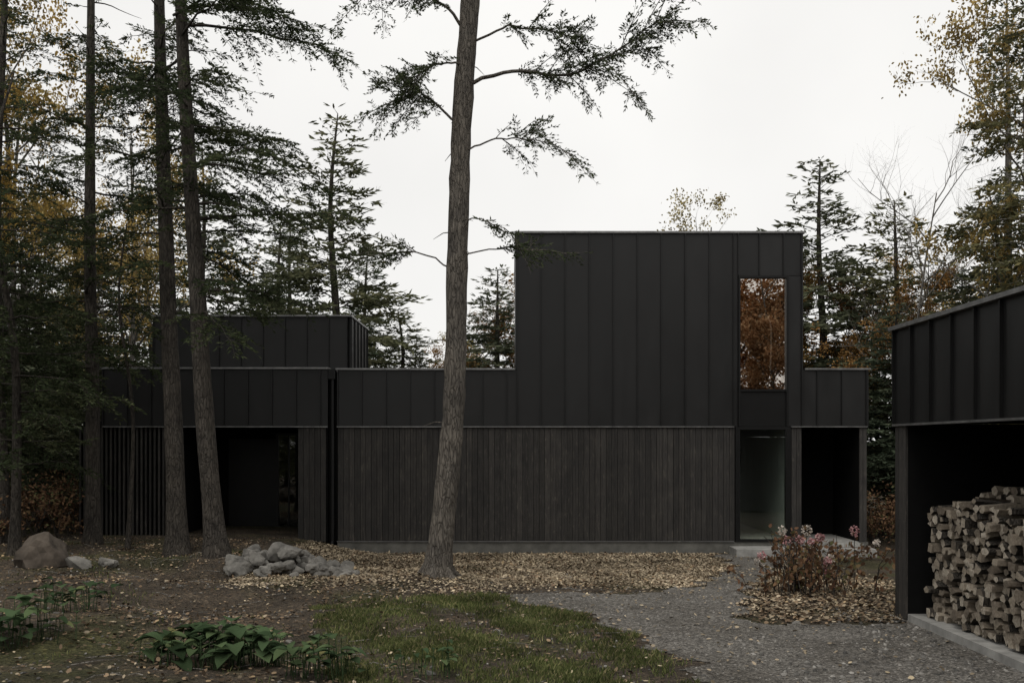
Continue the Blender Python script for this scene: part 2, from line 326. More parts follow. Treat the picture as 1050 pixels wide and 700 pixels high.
for a in np.arange(22.75,29.9,.6):
    box(mb,.078,.10,a,min(a+.594,29.98),mid,top,0); box(mb,6.632,6.65,a,min(a+.594,29.98),mid,top,0); box(mb,8.125,8.15,a,min(a+.594,29.98),low,mid-.03,0)
    box(mb,-9.38,-9.345,a,min(a+.594,29.98),low,mid-.01,0)
mb.build('metal_cladding',[M['metal'],M['rib']],H)
mb=MB()
box(mb,-3.98,5.10,Y+.06,30,-.02,low,0); box(mb,-3.98,.1,Y+.05,30,low+.004,mid-.04,0); box(mb,.11,5.10,Y+.05,30,low+.004,top-.02,0)
box(mb,5.11,6.30,Y+.05,30,2.66,3.40,0); box(mb,5.11,6.30,Y+.05,30,6.08,top-.02,0)
box(mb,6.31,6.62,Y+.05,30,low+.004,top-.02,0); box(mb,6.36,6.62,Y+.06,30,-.02,low,0)
box(mb,6.63,8.12,Y+.05,30,low+.01,mid-.04,0)
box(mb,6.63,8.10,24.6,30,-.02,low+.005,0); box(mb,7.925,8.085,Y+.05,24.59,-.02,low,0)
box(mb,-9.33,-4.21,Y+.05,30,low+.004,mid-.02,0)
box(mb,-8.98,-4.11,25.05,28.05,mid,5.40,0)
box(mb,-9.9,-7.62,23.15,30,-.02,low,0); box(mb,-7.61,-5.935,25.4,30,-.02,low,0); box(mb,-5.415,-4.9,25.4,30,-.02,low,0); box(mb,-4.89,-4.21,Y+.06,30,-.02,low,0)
box(mb,-5.933,-5.417,25.4,30,-.3,.02,0)
box(mb,-9.95,-9.36,23.12,30,low+.002,low+.12,0)
box(mb,-4.2,-3.99,Y+.12,30,-.02,mid-.05,0)
mb.build('walls',[M['dark']],H)
mb=MB()
box(mb,.06,6.67,Y-.05,30.02,top,top+.045,0)
box(mb,-4.02,.055,Y-.05,30.02,mid-.02,mid+.02,0); box(mb,6.675,8.17,Y-.05,30.02,mid-.02,mid+.02,0)
box(mb,-9.4,-4.19,Y-.05,30.02,mid,mid+.04,0); box(mb,-9.04,-4.02,24.95,28.06,5.42,5.46,0)
box(mb,-3.99,5.06,Y-.045,Y+.03,low-.025,low-.004,0); box(mb,6.36,8.1,Y-.045,Y+.03,low-.025,low-.004,0); box(mb,-9.33,-4.2,Y-.045,Y+.03,low-.025,low-.004,0)
box(mb,-3.99,5.06,Y-.03,Y+.03,-.005,.012,0)
mb.build('roof_flashing',[M['flash']],H)
mb=MB()
def boards(x0,x1,y,z0,z1,w=.128):
    n=max(1,round((x1-x0)/w)); w=(x1-x0)/n
    for i in range(n):
        d=random.uniform(0,.008); g=random.uniform(.003,.006); box(mb,x0+i*w+g,x0+(i+1)*w-g,y-d,y+.03,z0,z1,0,random.random())
        if random.random()<.6: box(mb,x0+i*w+w*.45,x0+i*w+w*.52,y-d-.006,y-d+.01,z0+.001,z1-.001,0,random.random()*.4)
boards(-3.97,5.08,Y,.014,low-.03); boards(6.37,6.6,Y,.014,low-.03); boards(-4.88,-4.24,Y,.0,low-.03)
boards(7.92,8.09,Y,.0,low-.03)
mb.build('charred_wood_siding',[M['wood']],H)
mb=MB()
for i,xx in enumerate(np.arange(-9.88,-7.65,.1)): box(mb,xx,xx+.042,Y+.02,Y+.16,-.05,low-.03,0)
box(mb,-9.9,-7.6,Y+.03,Y+.15,-.1,-.052,0)
mb.build('slat_screen',[M['wood']],H)
mb=MB()
box(mb,5.155,5.20,Y-.05,Y+.12,low-.0,6.05,0); box(mb,6.245,6.295,Y-.05,Y+.12,low,6.05,0)
box(mb,5.201,6.244,Y-.05,Y+.12,6.0,6.05,0); box(mb,5.201,6.244,Y-.05,Y+.12,3.42,3.47,0)
box(mb,5.201,6.244,Y-.01,Y+.04,low,3.418,0)
box(mb,5.09,5.195,Y-.03,Y+.12,.0,low-.004,0); box(mb,6.245,6.355,Y-.03,Y+.12,0,low-.004,0); box(mb,5.196,6.244,Y-.03,Y+.12,low-.08,low-.004,0); box(mb,5.196,6.244,Y-.03,Y+.12,0,.05,0)
mb.build('window_frame',[M['frame']],H)
mb=MB(); box(mb,5.201,6.244,Y+.03,Y+.04,3.47,6.0,0); mb.build('upper_window_glass',[M['glass']],H)
mb=MB(); box(mb,5.196,6.244,Y+.03,Y+.04,.05,low-.08,0); mb.build('door_glass',[M['glassd']],H)
mb=MB(); box(mb,5.11,6.34,Y+.13,30,-.05,.03,0); mb.build('corridor_floor',[M['floor']],H)
mb=MB(); box(mb,6.335,6.355,Y+.14,30,.032,2.64,0); mb.build('corridor_wall',[M['plaster']],H)
mb=MB(); box(mb,5.11,6.30,26.5,26.6,3.42,6.07,0); box(mb,5.105,5.13,Y+.14,26.49,3.42,6.07,0); box(mb,6.28,6.305,Y+.14,26.49,3.42,6.07,0)
mb.build('upper_room_panelling',[M['warm']],H)
mb=MB(); LY=22.86
tube(mb,interp([(5.93,LY,3.9),(5.95,LY,4.6),(5.94,LY,4.95),(5.86,LY,5.16),(5.74,LY,5.2)],20),np.full(20,.019),8,0); tube(mb,[(5.75,LY,5.21),(5.71,LY,5.17),(5.68,LY,5.12)],[.02,.035,.05],12,0); mb.build('interior_lamp',[M['lampw']],H,True)
mb=MB()
box(mb,-7.2,-6.0,25.30,25.36,.0,2.35,0); box(mb,-6.0,-5.93,25.28,25.38,0,2.5,0); box(mb,-5.42,-5.36,25.28,25.38,0,2.5,0); box(mb,-5.929,-5.421,25.28,25.38,2.44,2.5,0); box(mb,-5.69,-5.66,25.29,25.37,.03,2.44,0)
mb.build('entry_door',[M['frame']],H)
mb=MB(); box(mb,-5.929,-5.421,25.32,25.33,.03,2.44,0); mb.build('side_light_glass',[M['glassd']],H)
mb=MB()
box(mb,-3.98,8.12,Y-.0,Y+.05,-.6,-.008,0); box(mb,-9.9,-4.0,Y+.03,Y+.06,-.5,-.105,0)
mb.build('foundation',[M['found']],H)
mb=MB(); box(mb,4.95,8.05,Y-.75,Y-.02,-.4,-.10,0); box(mb,6.64,7.9,Y-.015,24.6,-.4,.0,0); box(mb,-7.6,-4.9,22.4,25.38,-.3,.04,0)
box(mb,7.2,7.9,Y-.35,Y-.02,-.09,-.02,0)
mb.build('concrete_step',[M['conc']],H)
mb=MB(); tube(mb,[(-4.1,Y+.03,.0),(-4.1,Y+.03,3.8)],[.045,.045],12,0); box(mb,-4.18,-4.02,Y-.06,Y+.1,3.70,3.93,0)
tube(mb,[(-4.1,Y+.03,.0),(-4.1,Y-.06,-.08),(-4.1,Y-.2,-.12)],[.045,.045,.045],12,0)
mb.build('downpipe',[M['frame']],H,False)
mb=MB(); box(mb,-4.16,-4.04,Y-.32,Y-.05,-.14,-.09,0); mb.build('splash_block',[M['conc']],H)
# ------------------------------------------------------------------ shed
S=empty('firewood_shed')
SX=4.91
mb=MB(); cladding(mb,list(np.arange(12.76,5.0,-.56)[::-1]),2.47,3.66,SX,'x'); 
for a in np.arange(4.99,9,.56): box(mb,a,a+.554,12.765,12.79,2.47,3.66,0)
mb.build('metal_fascia',[M['metal'],M['rib']],S)
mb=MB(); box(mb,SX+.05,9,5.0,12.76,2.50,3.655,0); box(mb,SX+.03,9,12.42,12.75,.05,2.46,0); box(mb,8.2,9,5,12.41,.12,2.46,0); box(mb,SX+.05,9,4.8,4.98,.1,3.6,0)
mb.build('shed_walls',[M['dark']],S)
mb=MB()
for i in range(3): box(mb,SX,SX+.028,12.42+i*.115,12.53+i*.115-.004,.02,2.45,0)
for i in range(20): box(mb,SX+i*.2+.01,SX+i*.2+.2,12.752,12.775,.05,2.45,0)
mb.build('shed_post',[M['wood']],S)
mb=MB(); box(mb,SX-.07,9.05,4.95,12.82,3.66,3.71,0); box(mb,SX-.035,SX+.04,5,12.78,2.44,2.466,0); mb.build('shed_flashing',[M['flash']],S)
mb=MB(); box(mb,SX+.02,9,5,12.40,-.3,.10,0); box(mb,SX-.03,SX+.4,12.38,12.8,-.3,.015,0); mb.build('concrete_slab',[M['conc']],S)
mb=MB()
def logs(x0,y0,y1,z0,zt,length,cell=.112):
    r=0; z=z0+cell*.5
    while z<zt(y0)+.5:
        yy=y0+(r%2)*cell*.5
        while yy<y1:
            if z<zt(yy):
                k=random.choice([3,4,4,5,6]); base=random.uniform(0,6.28); cy=yy+random.uniform(-.02,.02); cz=z+random.uniform(-.015,.015)
                rr=cell*random.uniform(.42,.74); an=[base+j*6.283/k+random.uniform(-.3,.3) for j in range(k)]
                sq=random.uniform(.6,1.0); dx=random.uniform(-.09,.07); ty=random.uniform(-.06,.06); tz=random.uniform(-.05,.05)
                c=[(rr*math.cos(a)*1.1,rr*math.sin(a)*sq) for a in an]
                V=[(x0+dx+.25*p*random.uniform(-.5,.5),cy+p,max(z0,cz+q)) for p,q in c]+[(x0+dx+length,cy+p*.95+ty,max(z0,cz+q*.95+tz)) for p,q in c]
                t0=random.random()
                mb.add(V,[list(range(k))],0,t0); 
                mb.add(V,[[j,(j+1)%k,(j+1)%k+k,j+k] for j in range(k)],0 if random.random()<.5 else 1,t0*.5)
            yy+=cell*random.uniform(.9,1.15)
        z+=cell*.8; r+=1
logs(5.14,5.3,12.2,.10,lambda y:1.52+.05*math.sin(y*3)+.04*math.sin(y*11)-(max(0,y-12.0))*1.2,.38)
logs(5.60,5.3,12.3,.10,lambda y:1.80+.07*math.sin(y*2+1)+.03*math.sin(y*9)-max(0,y-11.6)*.9,.40)
mb.build('stacked_logs',[M['logend'],M['barkd']],S)
# ------------------------------------------------------------------ trees
def twigs_from(pts,s0,spacing,tl,rngv,droop=.12,ang=55,dz=.14):
    seg=np.linalg.norm(np.diff(pts,axis=0),axis=1); cum=np.concatenate([[0],np.cumsum(seg)]); Lt=cum[-1]
    n=max(2,int(Lt*(1-s0)/spacing)*2); s=rngv.uniform(s0,1,n); s[-1]=1
    d=s*Lt; P=np.stack([np.interp(d,cum,pts[:,c]) for c in range(3)],1)
    T=norm(np.stack([np.interp(d,cum,np.gradient(pts[:,c])) for c in range(3)],1))
    side=norm(np.cross(T,[0,0,1.]))*np.where(np.arange(n)%2,1,-1)[:,None]
    a=np.radians(ang*rngv.uniform(.5,1.2,n))[:,None]; a[-1]=0.05
    D=T*np.cos(a)+side*np.sin(a)+np.array([0,0,1.])*(rngv.normal(size=(n,1))*dz-droop)
    l=tl*rngv.uniform(.5,1.2,n)*(1.15-.75*s)+.10
    return P,norm(D),l
def needles(mb,P,D,l,per_m,leaf,wid,mat,rngv,flat=.6,tbase=None,spread=.06):
    cnt=np.maximum(3,(l*per_m*rngv.uniform(.5,1.2,len(l))).astype(int)); idx=np.repeat(np.arange(len(l)),cnt)
    u=rngv.random(len(idx)); p=P[idx]+D[idx]*(u*l[idx])[:,None]; p[:,2]-=(u**2)*l[idx]*.18
    sd=norm(np.cross(D[idx],[0,0,1.]))*rngv.choice([-1,1],len(idx))[:,None]
    p=p+sd*(rngv.random(len(idx))*spread*(1.1-u))[:,None]
    d=D[idx]*rngv.uniform(.3,1,len(idx))[:,None]+sd*rngv.uniform(.2,1,len(idx))[:,None]+rngv.normal(size=(len(idx),3))*.28
    tt=np.clip(rngv.normal(.45,.2,len(idx))+ (0 if tbase is None else tbase[idx]),0,1)
    diamonds(mb,p,d,leaf*rngv.uniform(.6,1.3,len(idx)),wid*rngv.uniform(.7,1.3,len(idx)),mat,tt,flat=flat)
def conifer_mesh(H,zc,R,nb,seed,r0,trunk_pts=None,leaf=.09,wid=.027,per_m=74,spacing=.15,prof=None,droop=.22,sides=10,tws=True,gap=.0,azbias=None,twl=.5,dead=0,spread=.08,up=.35,base=.55):
    rg=np.random.default_rng(seed); mb=MB(); lb=MB()
    if trunk_pts is None: trunk_pts=[(0,0,-.3),(rg.normal()*.1,rg.normal()*.1,H*.4),(rg.normal()*.15,rg.normal()*.15,H*.75),(0,0,H)]
    n=26; tp=interp(trunk_pts,n); zr=np.clip(tp[:,2]/H,0,1)
    rad=r0*(1-zr)**.75+.012+ r0*.55*np.exp(-np.maximum(tp[:,2],0)/.28)
    tube(mb,tp,rad,sides,0,.5,wob=.03)
    A=[];B=[];C=[];E=[]
    for i in range(nb):
        f=(i+rg.random())/nb; z=zc+(H-zc)*f; 
        az=i*2.39996+rg.normal()*.5
        if azbias is not None and rg.random()<.55: az=azbias+rg.normal()*.8
        p=prof(f) if prof else (1-f)**.8*min(1,base+f*3)
        L=R*p*rg.uniform(.55,1.15)+.15
        if rg.random()<gap: L*=.35
        c=np.array([np.interp(z,tp[:,2],tp[:,0]),np.interp(z,tp[:,2],tp[:,1]),z])
        dr=np.array([math.cos(az),math.sin(az),0]); s=np.linspace(0,1,8)
        el=up*f+.02+rg.normal()*.1; w=np.cumsum(rg.normal(size=(8,3))*.02*L,axis=0)
        pts=c+dr*(L*s)[:,None]+np.array([0,0,1.])*((el*s-droop*(1-f*.5)*s**2)*L)[:,None]+w
        tube(mb,pts,np.linspace(.008+.008*L,.003,8),4,0,.4)
        if rg.random()<dead: continue
        a,b,l=twigs_from(pts,.15,spacing,twl*min(L,2.2),rg,dz=.2); A.append(a);B.append(b);C.append(l);E.append(np.full(len(l),rg.normal()*.14))
    A=np.concatenate(A);B=np.concatenate(B);C=np.concatenate(C);E=np.concatenate(E)
    if tws:
        for a,b,l in zip(A,B,C): tube(mb,[a,a+b*l*.5-np.array([0,0,l*.05]),a+b*l-np.array([0,0,l*.18])],[.004,.003,.002],3,0,.4)
    needles(lb,A,B,C,per_m,leaf,wid,0,rg,tbase=E,spread=spread)
    return mb,lb
def place_conifer(name,loc,barkm,leafm,**kw):
    mb,lb=conifer_mesh(**kw); e=empty(name,loc); mb.build('trunk_and_limbs',[barkm],e,True); lb.build('foliage',[leafm],e); return e
def hz(x,y): return float(hgt(x,y))
place_conifer('hemlock_tree',(-5.28,17.8,hz(-5.28,17.8)),M['barkd'],M['needle'],H=17,zc=4.2,R=2.5,nb=80,seed=11,r0=.17,trunk_pts=[(0,0,-.3),(0,0,0),(-.22,0,2.6),(-.36,0,5),(-.65,0,10),(-.8,0,17)],gap=.3,azbias=.0,dead=.06,prof=lambda f:.55+.45*math.sin(min(1,f*1.6)*3.14) if f<.7 else (1-f)*1.8)
place_conifer('hemlock_tree',(-6.55,19.5,hz(-6.55,19.5)),M['barkd'],M['needle'],H=18,zc=5.3,R=2.4,nb=66,seed=12,r0=.18,trunk_pts=[(0,0,-.3),(0,0,0),(-.10,0,3),(-.22,0,6),(-.36,0,11),(-.4,0,18)],gap=.3,dead=.1)
place_conifer('hemlock_tree',(-8.63,20.5,hz(-8.63,20.5)),M['barkd'],M['needle'],H=17,zc=3.2,R=2.4,nb=74,seed=13,r0=.14,trunk_pts=[(0,0,-.3),(0,0,0),(.0,0,3),(-.06,0,6),(-.04,0,11),(0,0,17)],gap=.25,dead=.1)
place_conifer('hemlock_tree',(-9.3,18.6,hz(-9.3,18.6)),M['barkd'],M['needle'],H=9.0,zc=1.6,R=1.9,nb=58,seed=14,r0=.085,gap=.2)
place_conifer('hemlock_tree',(-10.7,21,hz(-10.7,21)),M['barkd'],M['needle'],H=16,zc=3.0,R=2.3,nb=64,seed=15,r0=.13,gap=.2)
place_conifer('hemlock_tree',(-12.1,23.5,hz(-12.1,23.5)),M['barkd'],M['needle'],H=11,zc=1.0,R=2.6,nb=80,seed=16,r0=.14,gap=.1,per_m=50)
place_conifer('hemlock_tree',(-7.7,19.9,hz(-7.7,19.9)),M['barkd'],M['needle'],H=6.5,zc=3.6,R=1.2,nb=22,seed=17,r0=.035)
# central tree
E=empty('hemlock_tree',(-1.2,16,hz(-1.2,16)-.06)); mb=MB(); lb=MB(); rg=np.random.default_rng(5)
tp=interp([(0,0,-.3),(.0,0,.05),(.06,0,.65),(.19,0,1.9),(.28,0,3.1),(.33,0,5.4),(.40,0,7.5),(.54,0,9.4),(.7,0,12),(.9,0,16)],70)
z=tp[:,2]; rad=np.interp(z,[-.3,0,.25,.65,3,5.4,9.4,12,16],[.33,.28,.225,.195,.172,.165,.15,.11,.03])
tube(mb,tp,rad*(1+.03*np.sin(z*4.3)+.02*np.sin(z*9.1)),24,0,.5,wob=.035)
for k in range(6):
    a=k*1.05+.3; tube(mb,[(.0+.10*math.cos(a),.10*math.sin(a),.28),(.27*math.cos(a),.27*math.sin(a),.06),(.6*math.cos(a+.2),.6*math.sin(a+.2),-.12)],[.10,.08,.03],8,0,.5)
A=[];B=[];C=[]
def limb(pts,r,s0=.3,sub=.5,nsub=10,spacing=.105,twl=.33):
    p=interp([(a+1.2,b-16,c) for a,b,c in pts],22); p=p+np.cumsum(rg.normal(size=p.shape)*.018,axis=0)
    tube(mb,p,np.linspace(r,.005,22),6,0,.4)
    a,b,l=twigs_from(p,s0,spacing*1.3,twl,rg,dz=.3); A.append(a);B.append(b);C.append(l)
    for i in range(nsub):
        s=rg.uniform(s0,1); j=int(s*21); q=p[j]; t=norm(p[min(21,j+1)]-p[max(0,j-1)])
        sd=norm(np.cross(t,[0,0,1.]))*rg.choice([-1,1]); d=norm(t*.8+sd*rg.uniform(.2,.9)+np.array([0,0,rg.normal()*.5+.15])); L=sub*rg.uniform(.5,1.4)
        u=np.linspace(0,1,6)[:,None]; pp=q+d*L*u+np.array([0,0,-.18*L])*u**2
        tube(mb,pp,np.linspace(.008,.003,6),4,0,.4); a,b,l=twigs_from(pp,.1,spacing,twl*.8,rg,dz=.35,droop=.03); A.append(a);B.append(b);C.append(l)
limb([(-.7,16,7.94),(.08,15.8,8.12),(1.02,15.6,8.05),(1.8,15.5,8.42),(2.65,15.4,8.98)],.034,.25,.8,32)
limb([(-.72,16,8.5),(-.1,15.7,8.75),(.5,15.6,8.7),(.9,15.5,8.5)],.022,.3,.6,14)
limb([(-.83,16,7.3),(-1.3,15.9,7.75),(-1.6,15.8,7.75),(-1.95,15.7,7.45)],.022,.2,.6,15)
limb([(-.8,16,6.84),(-.3,15.8,7.0),(.2,15.7,6.9),(.8,15.6,6.6)],.016,.35,.5,11)
limb([(-.86,16,5.1),(-.3,15.8,5.3),(.2,15.7,5.28),(.9,15.6,5.15)],.013,.35,.35,7)
limb([(-.94,16,5.0),(-1.5,15.9,5.26),(-2.0,15.8,5.24),(-2.6,15.7,5.0)],.014,.3,.5,11)
limb([(-.7,16,8.8),(-1.2,15.9,9.2),(-1.6,15.8,9.3),(-2.2,15.7,9.35)],.028,.3,.7,16)
limb([(-.75,16,8.2),(-1.1,15.8,8.25),(-1.4,15.7,8.1),(-1.65,15.6,7.8)],.02,.2,.5,13)
limb([(-.9,16,5.6),(-.6,15.6,5.65),(-.2,15.4,5.5),(.1,15.3,5.2)],.012,.4,.3,4)
limb([(-.6,16,9.5),(.0,16,9.9),(.8,16,10),(1.5,16,9.7)],.028,.3,.7,14)
for i in range(14):
    zz=rg.uniform(10,15.5); a=rg.uniform(0,6.28); L=rg.uniform(1,2.2); limb([(-.5,16,zz),(-.5+L*.5*math.cos(a),16+L*.5*math.sin(a),zz+.2),(-.5+L*math.cos(a),16+L*math.sin(a),zz)],.03,.3,.6,8)
for i in range(20):
    zz=rg.uniform(2.5,9); a=rg.uniform(0,6.28); L=rg.uniform(.1,.6); x0=np.interp(zz,tp[:,2],tp[:,0]); tube(mb,[(x0,0,zz),(x0+L*.6*math.cos(a),L*.6*math.sin(a),zz+.02),(x0+L*math.cos(a),L*math.sin(a),zz-.05)],[.014,.008,.003],5,0,.3)
A=np.concatenate(A);B=np.concatenate(B);C=np.concatenate(C)
for a,b,l in zip(A,B,C): tube(mb,[a,a+b*l*.5,a+b*l-np.array([0,0,l*.18])],[.003,.0025,.002],3,0,.4)
needles(lb,A,B,C,66,.064,.022,0,rg,spread=.045); mb.build('trunk_and_limbs',[M['bark']],E,True); lb.build('foliage',[M['needle']],E)
def decid(H,seed,leaves,leafsize=.13,spread=1.0,r0=None,first=.3,k=(10,6,5)):
    rg=np.random.default_rng(seed); mb=MB(); lb=MB(); tips=[]
    def grow(p,d,L,r,lvl):
        n=6; pts=[p]; dd=d.copy()
        for i in range(n-1):
            dd=norm(dd+rg.normal(size=3)*(.06 if lvl==0 else .16)+np.array([0,0,.05])); pts.append(pts[-1]+dd*L/(n-1))
        pts=np.array(pts); tube(mb,pts,np.linspace(r,r*.25 if lvl else r*.2,n),[8,5,4,3][lvl],0,.5)
        if lvl==3: tips.append((pts[1],pts[-1])); return
        for i in range(k[lvl]):
            s=rg.uniform(first if lvl==0 else .25,1); j=s*(n-1); a=int(min(j,n-2)); q=pts[a]*(1-(j-a))+pts[a+1]*(j-a)
            az=rg.uniform(0,6.28); v=norm(np.array([math.cos(az),math.sin(az),rg.uniform(.1,.9)])*spread+dd*(.3 if lvl==0 else .7))
            grow(q,v,L*(.36 if lvl==0 else .55)*rg.uniform(.7,1.2)*(1.15-.4*s),r*.35*(1.2-.5*s),lvl+1)
    grow(np.array([0,0,-.3]),np.array([0,0,1.]),H,r0 or H*.011,0)
    if leaves:
        a=np.array([t[0] for t in tips]);b=np.array([t[1] for t in tips]); idx=rg.integers(0,len(a),leaves)
        keep=rg.random(len(a))<.8; idx=idx[keep[idx]]
        p=a[idx]+(b[idx]-a[idx])*rg.random((len(idx),1))+rg.normal(size=(len(idx),3))*.15
        diamonds(lb,p,rg.normal(size=(len(idx),3))-np.array([0,0,.4]),leafsize*rg.uniform(.6,1.2,len(idx)),leafsize*.6,0,np.clip(rg.normal(.5,.25,len(idx)),0,1),hexa=False)
    else: lb=None
    return mb,lb
def proto(mb,lb,bm,lm):
    a=mb.build('limbs',[bm],link=False,smooth=True); b=lb.build('foliage',[lm],link=False) if lb else None; return (a,b)
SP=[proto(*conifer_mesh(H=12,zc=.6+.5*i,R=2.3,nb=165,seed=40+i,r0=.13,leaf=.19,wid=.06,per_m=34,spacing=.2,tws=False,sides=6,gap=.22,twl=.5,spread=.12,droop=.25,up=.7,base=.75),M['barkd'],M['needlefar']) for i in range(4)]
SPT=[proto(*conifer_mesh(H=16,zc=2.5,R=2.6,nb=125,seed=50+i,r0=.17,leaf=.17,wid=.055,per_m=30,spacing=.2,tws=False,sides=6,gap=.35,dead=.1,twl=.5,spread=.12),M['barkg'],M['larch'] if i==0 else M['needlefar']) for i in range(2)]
DO=[proto(*decid(11,60+i,16000),M['barkd'],M['autumn']) for i in range(2)]
DR=[proto(*decid(11,65,20000,leafsize=.2,k=(16,6,5),first=.15),M['barkg'],M['russet'])]
DY=[proto(*decid(12,70+i,9000),M['barkg'],M['yellow']) for i in range(2)]
DB=[proto(*decid(13,80+i,0,k=(16,7,6),r0=.1),M['barkg'],None) for i in range(2)]
def inst(parent,pr,x,y,sc,rz):
    for m in pr:
        if m is None: continue
        o=bpy.data.objects.new(m.name,m); scene.collection.objects.link(o); o.parent=parent
        o.location=(x,y,hz(x,y)); o.scale=(sc[0],sc[0],sc[1]); o.rotation_euler=(0,0,rz)
def tree(name,pr,x,y,w,h,rz=0):
    e=empty(name,(x,y,hz(x,y)))
    for m in pr:
        if m is None: continue
        o=bpy.data.objects.new(m.name,m); scene.collection.objects.link(o); o.parent=e; o.scale=(w,w,h); o.rotation_euler=(0,0,rz)
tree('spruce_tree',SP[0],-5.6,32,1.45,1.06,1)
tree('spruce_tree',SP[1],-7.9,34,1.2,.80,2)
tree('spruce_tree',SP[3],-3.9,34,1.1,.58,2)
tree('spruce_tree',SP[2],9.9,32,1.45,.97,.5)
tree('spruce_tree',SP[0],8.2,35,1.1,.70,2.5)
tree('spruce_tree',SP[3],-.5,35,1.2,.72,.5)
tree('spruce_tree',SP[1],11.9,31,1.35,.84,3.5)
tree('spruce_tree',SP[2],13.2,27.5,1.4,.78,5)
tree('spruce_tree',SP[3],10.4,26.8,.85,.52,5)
tree('larch_tree',SPT[0],12.3,23.5,.95,1.05,1)
tree('larch_tree',SPT[0],14.9,26,1.1,.9,3.5)
tree('pine_tree',SPT[1],14.4,29,1.0,1.0,3)
tree('birch_tree',DY[0],13.0,25.0,.8,.95,1)
tree('bare_tree',DB[0],11.0,28,.75,.75,1)
tree('birch_tree',DY[1],7.2,37,.9,.9,4)
tree('maple_tree',DO[0],1.3,37,.7,.62,1); tree('maple_tree',DO[1],-2.2,36,.6,.56,2); tree('maple_tree',DO[0],10.9,29,.55,.6,3); tree('maple_tree',DO[1],9.3,31,.5,.62,3)
tree('birch_tree',DY[0],-13.6,27,.9,1.0,3); tree('birch_tree',DY[1],-10.6,28,.8,.9,1); tree('birch_tree',DY[1],-11.6,22.5,.7,.95,2)
fe=empty('forest'); rf=np.random.default_rng(99)
def row(n,x0,x1,y0,y1,h0,h1,pd=.25):
    for i in range(n):
        x=x0+(x1-x0)*(i+rf.random())/n;yy=rf.uniform(y0,y1); u=rf.random(); h=rf.uniform(h0,h1)
        if u<pd*.4: inst(fe,DO[rf.integers(2)],x,yy,(h*.95,h*.8),rf.uniform(0,6))
        elif u<pd*.8: inst(fe,DY[rf.integers(2)],x,yy,(h*.95,h*.85),rf.uniform(0,6))
        elif u<pd: inst(fe,DB[rf.integers(2)],x,yy,(h*.9,h*.85),rf.uniform(0,6))
        else: inst(fe,SP[rf.integers(4)],x,yy,(h*1.25,h),rf.uniform(0,6))
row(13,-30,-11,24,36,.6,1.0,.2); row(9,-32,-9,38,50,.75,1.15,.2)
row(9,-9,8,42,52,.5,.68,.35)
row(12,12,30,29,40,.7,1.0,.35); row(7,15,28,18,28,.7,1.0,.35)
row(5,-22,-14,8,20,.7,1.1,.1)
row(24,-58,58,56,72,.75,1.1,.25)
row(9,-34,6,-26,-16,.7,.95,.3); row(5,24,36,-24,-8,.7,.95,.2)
inst(fe,SP[0],-11.2,1,(1,.7),0); inst(fe,SP[2],-13,-4,(1.2,.9),0)
for i,(a,b,s) in enumerate([(10,-7,1.05),(14.5,-8,1.1),(19,-7,1.1),(12,-14,1.3),(17,-15,1.3),(8,-13,1.2)]): inst(fe,DR[0],a,b,(s,s),i)
us=MB(); ul=MB()
x=np.concatenate([rng.uniform(-16,-9.9,130),rng.uniform(8.9,15,90)]); y=np.concatenate([rng.uniform(19,28,130),rng.uniform(22,28,90)])
P=[]
for a,b in zip(x,y):
    h=rng.uniform(.4,1.3); z0=hz(a,b)
    for k in range(4):
        az=rng.uniform(0,6.28); q=np.array([a+math.cos(az)*h*.4,b+math.sin(az)*h*.4,z0+h*rng.uniform(.6,1)]); tube(us,[(a,b,z0),((a+q[0])/2,(b+q[1])/2,z0+h*.5),q],[.012,.008,.003],3,0,.4)
        m=36; c=q+rng.normal(size=(m,3))*h*.2; P.append(c)
P=np.concatenate(P); diamonds(ul,P,rng.normal(size=P.shape),.09,.05,0)
e=empty('shrubs'); us.build('stems',[M['barkd']],e); ul.build('foliage',[M['hydleaf']],e)
# ------------------------------------------------------------------ hydrangea
e=empty('hydrangea_bush',(0,0,0)); mb=MB(); lb=MB(); bb=MB(); bw=MB()
for i in range(54):
    bx,by=4.5+rng.normal()*.34,14.7+rng.normal()*.25; z0=hz(bx,by); az=rng.uniform(0,6.28); h=rng.uniform(.35,1.0); sp=rng.uniform(.1,.5)
    tip=np.array([bx+math.cos(az)*sp,by+math.sin(az)*sp,z0+h]); mid_=np.array([bx+math.cos(az)*sp*.3,by+math.sin(az)*sp*.3,z0+h*.6])
    tube(mb,[(bx,by,z0-.02),mid_,tip],[.008,.006,.004],4,0,.6)
    m=15; u=rng.uniform(.2,1,m)[:,None]; c=np.array([bx,by,z0])*(1-u)+tip*u+rng.normal(size=(m,3))*.035
    diamonds(lb,c,rng.normal(size=(m,3))+np.array([0,0,-.3]),.09,.05,0,hexa=True)
    if i%4==0:
        m=70; q=norm(rng.normal(size=(m,3)))*np.array([.06,.06,.065])*rng.uniform(.6,1.1)+tip; diamonds(bw if i%16==0 else bb,q,rng.normal(size=(m,3)),.035,.03,0)
mb.build('stems',[M['barkd']],e); lb.build('leaves',[M['hydleaf']],e); bb.build('blooms',[M['bloom']],e); bw.build('pale_blooms',[M['bloomw']],e)
e=empty('flower_bush'); mb=MB(); bw=MB(); lb=MB()
